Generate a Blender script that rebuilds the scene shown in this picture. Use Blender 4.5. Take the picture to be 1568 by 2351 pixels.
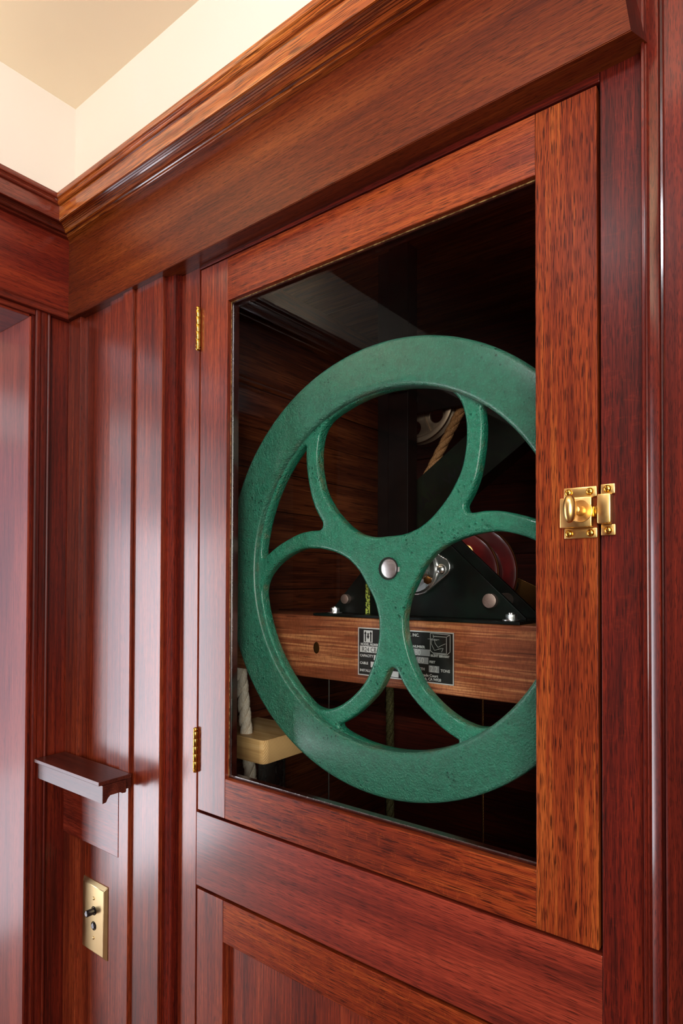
import bpy, bmesh, math, random
from mathutils import Vector, Matrix

for o in list(bpy.data.objects):
    bpy.data.objects.remove(o)
S = bpy.context.scene
COL = S.collection
PI = math.pi
rnd = random.Random(7)

# ------------------------------------------------------------------ camera
cam_d = bpy.data.cameras.new('camera')
cam = bpy.data.objects.new('camera', cam_d)
COL.objects.link(cam)
S.camera = cam
FLOOR = -1.5
cam_d.sensor_fit = 'HORIZONTAL'
cam_d.sensor_width = 36.0
cam_d.lens = 36.0 * 1412.45 / 1568.0
cam_d.shift_y = (1313.42 - 1175.5) / 1568.0
cam_d.clip_start = 0.02
yaw, pitch, roll = 0.657841, 0.0150385, -0.0031020
F_ = Vector((-math.sin(yaw) * math.cos(pitch), math.cos(yaw) * math.cos(pitch), math.sin(pitch)))
r_ = Vector((math.cos(yaw), math.sin(yaw), 0))
d_ = F_.cross(r_)
R_ = r_ * math.cos(roll) + d_ * math.sin(roll)
D_ = -r_ * math.sin(roll) + d_ * math.cos(roll)
m = Matrix(((R_.x, -D_.x, -F_.x), (R_.y, -D_.y, -F_.y), (R_.z, -D_.z, -F_.z))).to_4x4()
m.translation = Vector((1.0079, -0.56, 0.0))
cam.matrix_world = m

# ------------------------------------------------------------------ world, lights, exposure
S.view_settings.view_transform = 'Standard'
S.view_settings.look = 'None'
S.view_settings.gamma = 1.0
S.view_settings.exposure = 0.0
S.view_settings.use_curve_mapping = False
W = bpy.data.worlds.new('world')
S.world = W
W.use_nodes = True
bg = W.node_tree.nodes['Background']
bg.inputs[0].default_value = (0.62, 0.56, 0.52, 1)
bg.inputs[1].default_value = 0.42


def area(name, loc, target, size, size_y, power, color):
    d = bpy.data.lights.new(name, 'AREA')
    d.shape = 'RECTANGLE'
    d.size = size
    d.size_y = size_y
    d.energy = power
    d.color = color
    o = bpy.data.objects.new(name, d)
    COL.objects.link(o)
    o.location = loc
    o.rotation_euler = (Vector(target) - Vector(loc)).to_track_quat('-Z', 'Y').to_euler()
    return o


def lamp(name, loc, power, color, radius):
    d = bpy.data.lights.new(name, 'POINT')
    d.energy = power
    d.color = color
    d.shadow_soft_size = radius
    o = bpy.data.objects.new(name, d)
    COL.objects.link(o)
    o.location = loc
    return o


area('fill_behind_right', (1.85, -2.0, 0.30), (0.45, 0.05, -0.05), 0.8, 1.1, 44, (1.0, 0.93, 0.86))  # unseen fill added to brighten the front from the right
area('warm_ceiling_fill', (0.11, -0.56, 0.62), (0.11, -0.56, 0.83), 0.18, 0.18, 2.1, (1.0, 0.86, 0.68))  # unseen upward fill added to warm and brighten the ceiling
lamp('overhead_light', (1.08, -0.86, 0.72), 10.0, (0.94, 0.96, 1.0), 0.05)
lamp('overhead_light', (0.64, -0.80, 0.72), 8.0, (0.94, 0.96, 1.0), 0.05)  # extra unseen light, added to make the wheel's paint sparkle
area('rope_side_fill', (2.15, -1.55, 0.05), (0.30, 0.13, -0.20), 0.45, 0.8, 11, (1.0, 0.96, 0.92))  # unseen fill added to light the rope and block
lamp('adjoining_fill', (-1.0, -2.6, 0.40), 4.0, (1.0, 0.92, 0.85), 0.12)  # unseen fill added to brighten the adjoining room's wall


WINDOW_GLOW = 13.0


# ------------------------------------------------------------------ materials
def srgb(r, g, b):
    f = lambda c: (c / 255 / 12.92) if c <= 10 else ((c / 255 + 0.055) / 1.055) ** 2.4
    return (f(r), f(g), f(b), 1)


class NT:
    def __init__(self, name):
        self.m = bpy.data.materials.new(name)
        self.m.use_nodes = True
        self.t = self.m.node_tree
        self.t.nodes.clear()
        self.out = self.n('ShaderNodeOutputMaterial')

    def n(self, kind, **kw):
        x = self.t.nodes.new(kind)
        for k, v in kw.items():
            setattr(x, k, v)
        return x

    def l(self, a, b):
        self.t.links.new(a, b)

    def coord(self):
        tc = self.n('ShaderNodeTexCoord')
        oi = self.n('ShaderNodeObjectInfo')
        mu = self.n('ShaderNodeMath', operation='MULTIPLY')
        mu.inputs[1].default_value = 37.0
        self.l(oi.outputs['Random'], mu.inputs[0])
        ad = self.n('ShaderNodeVectorMath', operation='ADD')
        self.l(tc.outputs['Object'], ad.inputs[0])
        self.l(mu.outputs[0], ad.inputs[1])
        return ad.outputs[0]

    def noise(self, vec, scale, detail=3.0, rough=0.55, dist=0.0, stretch=(1, 1, 1)):
        mp = self.n('ShaderNodeMapping')
        mp.inputs['Scale'].default_value = stretch
        self.l(vec, mp.inputs['Vector'])
        x = self.n('ShaderNodeTexNoise')
        x.inputs['Scale'].default_value = scale
        x.inputs['Detail'].default_value = detail
        x.inputs['Roughness'].default_value = rough
        x.inputs['Distortion'].default_value = dist
        self.l(mp.outputs[0], x.inputs['Vector'])
        return x.outputs['Fac']

    def ramp(self, fac, stops):
        r = self.n('ShaderNodeValToRGB')
        e = r.color_ramp.elements
        while len(e) < len(stops):
            e.new(0.5)
        for el, (p, c) in zip(e, stops):
            el.position = p
            el.color = c
        self.l(fac, r.inputs[0])
        return r.outputs[0]

    def math(self, op, a, b):
        x = self.n('ShaderNodeMath', operation=op)
        for i, v in enumerate((a, b)):
            if isinstance(v, (int, float)):
                x.inputs[i].default_value = v
            else:
                self.l(v, x.inputs[i])
        return x.outputs[0]

    def mix(self, fac, a, b, mode='MIX'):
        x = self.n('ShaderNodeMix', data_type='RGBA', blend_type=mode)
        if isinstance(fac, (int, float)):
            x.inputs[0].default_value = fac
        else:
            self.l(fac, x.inputs[0])
        for i, v in ((6, a), (7, b)):
            if isinstance(v, tuple):
                x.inputs[i].default_value = v
            else:
                self.l(v, x.inputs[i])
        return x.outputs[2]

    def bump(self, h, strength, dist):
        b = self.n('ShaderNodeBump')
        b.inputs['Strength'].default_value = strength
        b.inputs['Distance'].default_value = dist
        self.l(h, b.inputs['Height'])
        return b.outputs[0]

    def bsdf(self, color, rough=0.5, metal=0.0, coat=0.0, coat_rough=0.1, normal=None, spec=0.5):
        p = self.n('ShaderNodeBsdfPrincipled')
        if isinstance(color, tuple):
            p.inputs['Base Color'].default_value = color
        else:
            self.l(color, p.inputs['Base Color'])
        if isinstance(rough, float):
            p.inputs['Roughness'].default_value = rough
        else:
            self.l(rough, p.inputs['Roughness'])
        p.inputs['Metallic'].default_value = metal
        p.inputs['Coat Weight'].default_value = coat
        p.inputs['Coat Roughness'].default_value = coat_rough
        p.inputs['Specular IOR Level'].default_value = spec
        if normal is not None:
            self.l(normal, p.inputs['Normal'])
        self.l(p.outputs[0], self.out.inputs[0])
        return p


def stretch(axis, k):
    s = [1.0, 1.0, 1.0]
    s[axis] = k
    return tuple(s)


def wood(name, axis, dark, mid, light, pore=0.75, pore_scale=620.0, pore_cut=0.56, rough=0.42, coat=0.5,
         coat_rough=0.26, band=28.0, wav=0.6, streak=0.5, fleck=0.0, plen=0.07, spec=0.25, cross=0.0):
    t = NT(name)
    v = t.coord()
    wide = t.noise(v, band, 3.0, 0.5, wav, stretch(axis, 0.06))
    fine = t.noise(v, 420.0, 2.0, 0.6, 0.0, stretch(axis, 0.02))
    blot = t.noise(v, 7.0, 2.0, 0.5, 0.0, stretch(axis, 0.45))
    s = t.math('ADD', t.math('MULTIPLY', wide, 1.0 - streak), t.math('MULTIPLY', fine, streak))
    s = t.math('ADD', t.math('MULTIPLY', s, 0.74), t.math('MULTIPLY', blot, 0.26))
    col = t.ramp(s, [(0.38, dark), (0.5, mid), (0.62, light)])
    if fleck:
        f = t.noise(v, 42.0, 1.0, 0.4, 1.5, stretch(axis, 1.9))
        fm = t.ramp(f, [(0.60, (0, 0, 0, 1)), (0.64, (fleck,) * 3 + (1,)), (0.68, (0, 0, 0, 1))])
        col = t.mix(fm, col, light)
    p1 = t.noise(v, pore_scale, 2.0, 0.35, 0.15, stretch(axis, plen))
    gate = t.noise(v, 60.0, 2.0, 0.5, 0.3, stretch(axis, 0.12))
    p1 = t.math('ADD', p1, t.math('MULTIPLY', t.math('SUBTRACT', gate, 0.5), 0.10))
    pm = t.ramp(p1, [(pore_cut, (0, 0, 0, 1)), (pore_cut + 0.06, (pore,) * 3 + (1,))])
    dk = tuple(c * 0.20 for c in dark[:3]) + (1,)
    col = t.mix(pm, col, dk)
    if cross:
        cn = t.noise(v, 170.0, 3.0, 0.6, 2.5, (1.0, 0.3, 0.35))
        cm = t.ramp(cn, [(0.46, (0, 0, 0, 1)), (0.60, (cross,) * 3 + (1,))])
        col = t.mix(cm, col, dark)
    nrm = t.bump(pm, -0.3, 0.0003)
    t.bsdf(col, rough, 0.0, coat, coat_rough, nrm, spec)
    return t.m


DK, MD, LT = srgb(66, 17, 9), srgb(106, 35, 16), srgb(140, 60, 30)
M = {}
M['wood_v'] = wood('stained_oak_vertical', 2, DK, MD, LT, 0.65, 2100, 0.55, plen=0.03, coat=0.85, coat_rough=0.24)
M['jamb'] = wood('jamb_oak', 2, srgb(92, 30, 22), srgb(128, 50, 34), srgb(150, 68, 46), 0.4, 1300, 0.57, plen=0.05, coat=0.3, coat_rough=0.2)
M['shade_v'] = wood('shaded_side_oak', 2, srgb(52, 10, 5), srgb(84, 20, 9), srgb(112, 36, 15), 0.5, 1300, 0.56, plen=0.05, coat=0.3, coat_rough=0.25)  # oak darkened: shade of the weakly lit side faces put into the colour
M['casing'] = wood('casing_oak', 2, srgb(60, 14, 8), srgb(88, 24, 13), srgb(112, 36, 18), 0.6, 1900, 0.55, coat=1.0, coat_rough=0.14, spec=0.12)
M['wood_h'] = wood('stained_oak_horizontal', 0, srgb(78, 22, 14), srgb(114, 38, 24), srgb(142, 56, 36), 0.7, 1900, 0.55, plen=0.03, coat=0.75, coat_rough=0.2)
M['wood_y'] = wood('stained_oak_side', 1, DK, srgb(98, 30, 16), srgb(128, 46, 24), 0.5, 1200, 0.57)
M['bold_v'] = wood('open_grain_oak_vertical', 2, srgb(84, 26, 11), srgb(118, 46, 18), srgb(150, 76, 30), 0.85, 1900, 0.53, coat=0.03, band=40, plen=0.03, rough=0.5, spec=0.1)
M['bold_h'] = wood('open_grain_oak_horizontal', 0, srgb(84, 27, 12), srgb(116, 43, 18), srgb(146, 68, 27), 0.8, 1800, 0.54, coat=0.25, spec=0.12, band=40, fleck=0.3, plen=0.03)
M['mid_v'] = wood('red_oak_vertical', 2, srgb(52, 10, 5), srgb(84, 19, 9), srgb(114, 34, 14), 0.7, 1900, 0.535, coat=0.1, fleck=0.2, plen=0.035, rough=0.5, spec=0.15)
M['mid_h'] = wood('red_oak_horizontal', 0, srgb(52, 10, 5), srgb(84, 19, 9), srgb(114, 34, 14), 0.6, 1100, 0.55, coat=0.35, plen=0.055)
M['frieze'] = wood('frieze_oak', 0, srgb(64, 20, 9), srgb(92, 36, 13), srgb(120, 58, 22), 0.6, 1800, 0.56, coat=0.2, spec=0.12, band=18, streak=0.4, plen=0.05)
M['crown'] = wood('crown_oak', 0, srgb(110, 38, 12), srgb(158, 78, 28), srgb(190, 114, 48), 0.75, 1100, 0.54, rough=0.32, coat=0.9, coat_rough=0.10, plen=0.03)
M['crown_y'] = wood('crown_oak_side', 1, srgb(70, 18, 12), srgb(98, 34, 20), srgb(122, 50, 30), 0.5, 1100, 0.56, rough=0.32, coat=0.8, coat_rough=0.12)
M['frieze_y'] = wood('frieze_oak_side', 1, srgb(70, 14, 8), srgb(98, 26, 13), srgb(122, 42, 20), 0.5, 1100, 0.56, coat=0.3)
M['shelf'] = wood('shelf_walnut', 0, srgb(46, 15, 11), srgb(72, 27, 18), srgb(94, 42, 29), 0.4, 900, 0.57, coat=0.5, wav=1.2)
M['lining_y'] = wood('lining_plank_side', 1, srgb(54, 21, 10), srgb(94, 42, 20), srgb(130, 68, 34), 0.5, 300, 0.58, rough=0.45, coat=0.35, band=16, wav=2.2)
M['lining_x'] = wood('lining_plank_across', 0, srgb(70, 34, 14), srgb(120, 68, 30), srgb(170, 112, 58), 0.5, 400, 0.58, rough=0.45, coat=0.35, band=16, wav=1.5)
M['back_x'] = wood('back_plank', 0, srgb(40, 12, 7), srgb(70, 22, 13), srgb(96, 34, 18), 0.4, 300, 0.57, rough=0.5, coat=0.2)
M['beam'] = wood('stained_fir_beam', 0, srgb(78, 36, 20), srgb(124, 66, 40), srgb(196, 136, 88), 0.45, 300, 0.62, cross=0.3, rough=0.42, coat=0.45, coat_rough=0.2, band=14, wav=2.5, streak=0.4)
M['pine'] = wood('pale_pine', 0, srgb(190, 142, 88), srgb(222, 176, 116), srgb(238, 200, 144), 0.0, 400, 0.9, rough=0.5, coat=0.1, band=60, wav=0.5, streak=0.3)


def pine_end():
    t = NT('pine_end_grain')
    tc = t.n('ShaderNodeTexCoord')
    w = t.n('ShaderNodeTexWave', wave_type='RINGS', rings_direction='X')
    mp = t.n('ShaderNodeMapping')
    mp.inputs['Location'].default_value = (0, -0.06, 0.22)
    t.l(tc.outputs['Object'], mp.inputs['Vector'])
    t.l(mp.outputs[0], w.inputs['Vector'])
    w.inputs['Scale'].default_value = 110
    w.inputs['Distortion'].default_value = 1.2
    w.inputs['Detail'].default_value = 1.0
    w.inputs['Detail Scale'].default_value = 0.4
    col = t.ramp(w.outputs['Fac'], [(0.1, srgb(236, 196, 138)), (0.75, srgb(222, 174, 112)), (0.95, srgb(186, 134, 78))])
    t.bsdf(col, 0.55)
    return t.m


M['pine_end'] = pine_end()


def plaster(name, c):
    t = NT(name)
    v = t.coord()
    n = t.noise(v, 240.0, 3.0)
    t.bsdf(c, 0.85, normal=t.bump(n, 0.06, 0.001), spec=0.2)
    return t.m


M['plaster'] = plaster('cream_plaster', srgb(216, 208, 197))
M['plaster_c'] = plaster('ceiling_plaster', srgb(240, 228, 204))


def cast_green(name, bmp, rough, spec, coat, cr):
    t = NT(name)
    v = t.coord()
    grain = t.noise(v, 430.0, 3.0, 0.65)
    coarse = t.noise(v, 130.0, 3.0, 0.6)
    pits = t.n('ShaderNodeTexVoronoi')
    pits.inputs['Scale'].default_value = 170.0
    t.l(v, pits.inputs['Vector'])
    area_ = t.noise(v, 24.0, 2.0)
    pm = t.ramp(pits.outputs['Distance'], [(0.10, (1, 1, 1, 1)), (0.26, (0, 0, 0, 1))])
    am = t.ramp(area_, [(0.52, (0, 0, 0, 1)), (0.62, (1, 1, 1, 1))])
    pit = t.math('MULTIPLY', pm, am)
    h = t.math('ADD', t.math('MULTIPLY', grain, 0.8), t.math('MULTIPLY', coarse, 0.6))
    h = t.math('SUBTRACT', h, t.math('MULTIPLY', pit, 0.7))
    col = t.mix(coarse, srgb(0, 76, 54), srgb(18, 134, 104))
    col = t.mix(t.ramp(grain, [(0.55, (0, 0, 0, 1)), (0.72, (0.5, 0.5, 0.5, 1))]), col, srgb(52, 160, 132))
    col = t.mix(t.math('MULTIPLY', pit, 0.5), col, srgb(4, 40, 28))
    # worn metallic paint on the casting's inner edges (faces turned away from the front)
    geo = t.n('ShaderNodeNewGeometry')
    sep = t.n('ShaderNodeSeparateXYZ')
    t.l(geo.outputs['True Normal'], sep.inputs[0])
    ab = t.math('ABSOLUTE', sep.outputs[1], 0)
    side = t.ramp(ab, [(0.30, (1, 1, 1, 1)), (0.72, (0, 0, 0, 1))])
    wn = t.noise(v, 26.0, 4.0, 0.65)
    wm = t.math('MULTIPLY', side, t.ramp(wn, [(0.50, (0, 0, 0, 1)), (0.66, (0.5, 0.5, 0.5, 1))]))
    col = t.mix(wm, col, srgb(118, 106, 66))
    t.bsdf(col, rough, 0.0, coat, cr, t.bump(h, 1.0, bmp), spec)
    return t.m


M['green'] = cast_green('green_cast_paint', 0.0038, 0.30, 0.6, 0.5, 0.2)
M['green_rim'] = cast_green('green_rough_rim_paint', 0.0065, 0.38, 1.0, 0.8, 0.3)


def metal(name, c, rough=0.25, var=0.0, scale=60.0, dark=None, mtl=1.0, brushed=None):
    t = NT(name)
    v = t.coord()
    st = (1, 1, 1) if brushed is None else stretch(brushed, 0.05)
    n = t.noise(v, scale, 3.0, 0.6, 0.5, st)
    col = t.mix(t.math('MULTIPLY', n, var), c, dark or tuple(x * 0.4 for x in c[:3]) + (1,)) if var else c
    r = t.n('ShaderNodeMapRange')
    r.inputs['To Min'].default_value = rough * 0.7
    r.inputs['To Max'].default_value = rough * 1.4
    t.l(n, r.inputs['Value'])
    t.bsdf(col, r.outputs[0], mtl)
    return t.m


M['brass'] = metal('aged_brass', srgb(238, 202, 130), 0.30, 0.6, 90, srgb(196, 146, 76))
M['brass_bright'] = metal('polished_brass', srgb(240, 196, 90), 0.2, 0.3, 60, srgb(160, 110, 30))
M['brass_plate'] = metal('satin_brass_plate', srgb(226, 206, 158), 0.34, 0.5, 26, srgb(190, 160, 104))
M['steel'] = metal('brushed_steel', srgb(205, 200, 198), 0.35, 0.4, 300, srgb(150, 145, 142), brushed=0)
M['chrome'] = metal('bright_zinc', srgb(235, 235, 235), 0.26, 0.2, 60, srgb(120, 120, 120))
M['steel_dull'] = metal('dull_galvanised_steel', srgb(150, 148, 142), 0.4, 0.6, 60, srgb(80, 76, 70))
M['steel_wire'] = metal('dim_steel_wire', srgb(110, 106, 98), 0.5, 0.5, 60, srgb(50, 46, 40))
M['sheave'] = metal('dark_cast_sheave', srgb(190, 168, 146), 0.5, 0.5, 70, srgb(130, 104, 84))
M['pin'] = metal('worn_pin_end', srgb(196, 176, 166), 0.45, 0.7, 260, srgb(120, 98, 88))
M['bronze'] = metal('brown_brass', srgb(120, 82, 44), 0.35, 0.7, 50, srgb(60, 36, 18))


def painted(name, c1, c2, scale, rough=0.3, coat=0.4, lo=0.45, hi=0.6, spec=0.3):
    t = NT(name)
    v = t.coord()
    n = t.noise(v, scale, 4.0, 0.65)
    t.bsdf(t.ramp(n, [(lo, c1), (hi, c2)]), rough, 0.0, coat, 0.15, t.bump(n, 0.1, 0.0006), spec)
    return t.m


M['post'] = painted('black_steel', srgb(12, 8, 7), srgb(18, 12, 10), 40, 0.6, 0.0, spec=0.12)
M['dark_green'] = painted('dark_green_enamel', srgb(3, 10, 8), srgb(5, 20, 15), 22, 0.4, 0.0, spec=0.18)
M['angle'] = painted('green_black_angle', srgb(16, 22, 14), srgb(22, 30, 18), 30, 0.6, 0.0, spec=0.15)
M['angle_ink'] = painted('black_stamp_ink', srgb(4, 5, 4), srgb(6, 8, 6), 30, 0.6, 0.0)
M['lime'] = painted('chipped_lime_paint', srgb(28, 44, 24), srgb(176, 192, 84), 420, 0.5, 0.1, 0.46, 0.52)
M['red'] = painted('dark_red_enamel', srgb(70, 4, 6), srgb(96, 8, 10), 18, 0.3, 0.4)
M['black_button'] = painted('black_button', srgb(24, 24, 28), srgb(34, 34, 40), 60, 0.2, 0.6)
M['pearl'] = painted('pearl_inlay', srgb(150, 158, 172), srgb(190, 196, 206), 200, 0.15, 0.6)
M['plate_black'] = painted('etched_black', srgb(16, 18, 16), srgb(24, 27, 24), 30, 0.35, 0.3)
M['gap'] = painted('shadow_gap_backing', srgb(14, 7, 6), srgb(20, 9, 7), 20, 0.8, 0.0)
M['plate_silver'] = metal('etched_aluminium', srgb(214, 216, 210), 0.35, 0.15, 80, mtl=0.7)
M['plate_grey'] = metal('aluminium_window', srgb(170, 172, 170), 0.35, 0.3, 60, mtl=0.7)
M['putty'] = painted('old_putty', srgb(96, 70, 36), srgb(170, 140, 86), 160, 0.5, 0.2)
M['bead'] = painted('dark_glazing_bead', srgb(38, 12, 9), srgb(54, 20, 13), 60, 0.15, 0.9)
M['cord_green'] = painted('olive_rope', srgb(52, 50, 26), srgb(84, 80, 42), 500, 0.8, 0.0)


def fibre(name, c1, c2):
    t = NT(name)
    v = t.coord()
    n = t.noise(v, 900.0, 2.0, 0.6, 0.0, (1, 1, 0.18))
    t.bsdf(t.ramp(n, [(0.35, c1), (0.6, c2)]), 0.75, normal=t.bump(n, 0.6, 0.0008), spec=0.3)
    return t.m


M['rope_white'] = fibre('white_cotton_rope', srgb(222, 200, 172), srgb(252, 242, 224))
M['rope_tan'] = fibre('tan_manila_rope', srgb(120, 78, 46), srgb(186, 134, 86))


def glass():
    t = NT('window_glass')
    tr = t.n('ShaderNodeBsdfTransparent')
    tr.inputs[0].default_value = (0.95, 0.965, 0.955, 1)
    gl = t.n('ShaderNodeBsdfGlossy')
    gl.inputs['Roughness'].default_value = 0.0
    fr = t.n('ShaderNodeFresnel')
    fr.inputs['IOR'].default_value = 1.22
    mx = t.n('ShaderNodeMixShader')
    ge = t.n('ShaderNodeNewGeometry')
    t.l(t.math('MULTIPLY', fr.outputs[0], t.math('SUBTRACT', 1.0, ge.outputs['Backfacing'])), mx.inputs[0])
    t.l(tr.outputs[0], mx.inputs[1])
    t.l(gl.outputs[0], mx.inputs[2])
    t.l(mx.outputs[0], t.out.inputs[0])
    return t.m


M['glass'] = glass()


def glow(name, c, s):
    t = NT(name)
    e = t.n('ShaderNodeEmission')
    e.inputs[0].default_value = c
    e.inputs[1].default_value = s
    t.l(e.outputs[0], t.out.inputs[0])
    return t.m


M['pane_bright'] = glow('pane_facing_bright_sky', (0.93, 0.92, 1.0, 1), WINDOW_GLOW)
M['pane_sky'] = glow('pane_facing_sky', (0.90, 0.93, 1.0, 1), WINDOW_GLOW * 0.25)
M['pane_trees'] = glow('pane_facing_trees', (0.86, 0.74, 1.0, 1), WINDOW_GLOW * 0.13)
M['pane_ground'] = glow('pane_facing_bright_ground', (0.88, 0.88, 1.0, 1), WINDOW_GLOW * 0.35)
M['floor'] = wood('floor_boards', 1, srgb(90, 56, 34), srgb(130, 84, 52), srgb(160, 110, 70), 0.3, 300, 0.6)


# ------------------------------------------------------------------ geometry helpers
def obj(name, bm, mat, parent=None, smooth=None, origin=None):
    me = bpy.data.meshes.new(name)
    if origin is not None:
        bmesh.ops.translate(bm, verts=bm.verts, vec=-Vector(origin))
    bmesh.ops.recalc_face_normals(bm, faces=bm.faces)
    if smooth is not None:
        for f in bm.faces:
            f.smooth = True
        for e in bm.edges:
            if len(e.link_faces) == 2 and e.calc_face_angle(0) > math.radians(smooth):
                e.smooth = False
    bm.to_mesh(me)
    bm.free()
    for mm in (mat if isinstance(mat, (list, tuple)) else [mat]):
        me.materials.append(mm)
    o = bpy.data.objects.new(name, me)
    COL.objects.link(o)
    if parent is not None:
        o.parent = parent
        if origin is not None:
            o.location = Vector(origin) - parent.location
        else:
            o.matrix_parent_inverse = Matrix.Translation(-parent.location)
    elif origin is not None:
        o.location = origin
    return o


def empty(name, loc=(0, 0, 0)):
    o = bpy.data.objects.new(name, None)
    o.empty_display_size = 0.05
    COL.objects.link(o)
    o.location = loc
    return o


def tag(o, label=None, cat=None, group=None, kind=None):
    if label:
        o['label'] = label
    if cat:
        o['category'] = cat
    if group:
        o['group'] = group
    if kind:
        o['kind'] = kind
    return o


def struct(o):
    o['kind'] = 'structure'
    return o


def box(x0, x1, y0, y1, z0, z1, bev=0.0008, bm=None, seg=2):
    own = bm is None
    b = bmesh.new()
    r = bmesh.ops.create_cube(b, size=1.0)
    for v in b.verts:
        v.co = Vector(((x0 + x1) / 2 + v.co.x * (x1 - x0), (y0 + y1) / 2 + v.co.y * (y1 - y0), (z0 + z1) / 2 + v.co.z * (z1 - z0)))
    if bev:
        bmesh.ops.bevel(b, geom=list(b.edges), offset=bev, segments=seg, profile=0.5, affect='EDGES')
    if own:
        return b
    join(bm, b)
    return bm


def join(bm, b):
    me = bpy.data.meshes.new('tmp')
    b.to_mesh(me)
    b.free()
    bm.from_mesh(me)
    bpy.data.meshes.remove(me)


def prism(poly, e0, e1, axis, bm=None):
    """poly: list of (u,v); axis 0: u=y v=z along x; axis 1: u=x v=z along y; axis 2: u=x v=y along z.
    e0,e1: numbers or functions of (u,v)."""
    b = bmesh.new() if bm is None else bm
    def P(u, v, e):
        return {0: (e, u, v), 1: (u, e, v), 2: (u, v, e)}[axis]
    g = lambda e, u, v: e(u, v) if callable(e) else e
    A = [b.verts.new(P(u, v, g(e0, u, v))) for u, v in poly]
    B = [b.verts.new(P(u, v, g(e1, u, v))) for u, v in poly]
    n = len(poly)
    b.faces.new(A)
    b.faces.new(B[::-1])
    for i in range(n):
        b.faces.new((A[i], B[i], B[(i + 1) % n], A[(i + 1) % n]))
    return b


def cyl(c, axis, r, length, seg=32, bm=None, bev=0.0, r2=None):
    """cylinder whose base centre is c, running 'length' along unit axis"""
    b = bmesh.new()
    bmesh.ops.create_cone(b, cap_ends=True, segments=seg, radius1=r, radius2=r if r2 is None else r2, depth=length)
    if bev:
        es = [e for e in b.edges if all(abs(abs(v.co.z) - length / 2) < 1e-7 for v in e.verts)]
        bmesh.ops.bevel(b, geom=es, offset=bev, segments=2, profile=0.5, affect='EDGES')
    q = Vector(axis).normalized()
    mt = Matrix.Translation(Vector(c) + q * length / 2) @ q.to_track_quat('Z', 'Y').to_matrix().to_4x4()
    bmesh.ops.transform(b, matrix=mt, verts=b.verts)
    if bm is None:
        return b
    join(bm, b)
    return bm


def lathe(prof, c, axis, seg=32, bm=None):
    """prof: (r, h) pairs along axis from c"""
    b = bmesh.new()
    rings = []
    for r, h in prof:
        if r < 1e-6:
            rings.append([b.verts.new((0, 0, h))])
        else:
            rings.append([b.verts.new((r * math.cos(2 * PI * k / seg), r * math.sin(2 * PI * k / seg), h)) for k in range(seg)])
    for A, B in zip(rings, rings[1:]):
        for k in range(seg):
            k2 = (k + 1) % seg
            if len(A) == 1 and len(B) > 1:
                b.faces.new((A[0], B[k], B[k2]))
            elif len(B) == 1 and len(A) > 1:
                b.faces.new((A[k], B[0], A[k2]))
            elif len(A) > 1:
                b.faces.new((A[k], B[k], B[k2], A[k2]))
    q = Vector(axis).normalized()
    mt = Matrix.Translation(Vector(c)) @ q.to_track_quat('Z', 'Y').to_matrix().to_4x4()
    bmesh.ops.transform(b, matrix=mt, verts=b.verts)
    if bm is None:
        return b
    join(bm, b)
    return bm


def flat_shape(outer, holes, y0, y1, bev, center):
    """plate in the XZ plane with round-edged outline; outlines in (u,v) metres around center (x,z)"""
    cu = bpy.data.curves.new('tmp', 'CURVE')
    cu.dimensions = '2D'
    cu.fill_mode = 'BOTH'
    cu.extrude = (y1 - y0) / 2 - bev
    cu.bevel_depth = bev
    cu.bevel_resolution = 3
    cu.offset = -bev
    for pts in [outer] + holes:
        sp = cu.splines.new('POLY')
        sp.points.add(len(pts) - 1)
        for p, (u, v) in zip(sp.points, pts):
            p.co = (u, v, 0, 1)
        sp.use_cyclic_u = True
    co = bpy.data.objects.new('tmp', cu)
    COL.objects.link(co)
    dg = bpy.context.evaluated_depsgraph_get()
    dg.update()
    me = bpy.data.meshes.new_from_object(co.evaluated_get(dg))
    b = bmesh.new()
    b.from_mesh(me)
    bpy.data.objects.remove(co)
    bpy.data.curves.remove(cu)
    bpy.data.meshes.remove(me)
    bmesh.ops.remove_doubles(b, verts=b.verts, dist=1e-6)
    for v in b.verts:
        u, w, h = v.co
        v.co = Vector((center[0] + u, (y0 + y1) / 2 - h, center[1] + w))
    return b


def circle(r, n=96, c=(0, 0)):
    return [(c[0] + r * math.cos(2 * PI * k / n), c[1] + r * math.sin(2 * PI * k / n)) for k in range(n)]


def spline_closed(pts, sub=5):
    out = []
    n = len(pts)
    for i in range(n):
        p0, p1, p2, p3 = (Vector(pts[(i + k - 1) % n]) for k in range(4))
        for s in range(sub):
            t = s / sub
            out.append(tuple(0.5 * ((2 * p1) + (-p0 + p2) * t + (2 * p0 - 5 * p1 + 4 * p2 - p3) * t * t + (-p0 + 3 * p1 - 3 * p2 + p3) * t ** 3)))
    return out


def text_bm(s, size, x, z, y, depth=0.0002, bold=0.0, rot=0.0, align='LEFT', plane='XZ', squeeze=1.0):
    cu = bpy.data.curves.new('tmp', 'FONT')
    cu.body = s
    cu.size = size
    cu.extrude = depth
    cu.offset = bold
    cu.align_x = align
    cu.resolution_u = 3
    co = bpy.data.objects.new('tmp', cu)
    COL.objects.link(co)
    dg = bpy.context.evaluated_depsgraph_get()
    dg.update()
    me = bpy.data.meshes.new_from_object(co.evaluated_get(dg))
    b = bmesh.new()
    b.from_mesh(me)
    bpy.data.objects.remove(co)
    bpy.data.curves.remove(cu)
    bpy.data.meshes.remove(me)
    c, sn = math.cos(rot), math.sin(rot)
    for v in b.verts:
        u, w, h = v.co
        u *= squeeze
        v.co = Vector((x + u * c - w * sn, y - h, z + u * sn + w * c))
    return b


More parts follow.
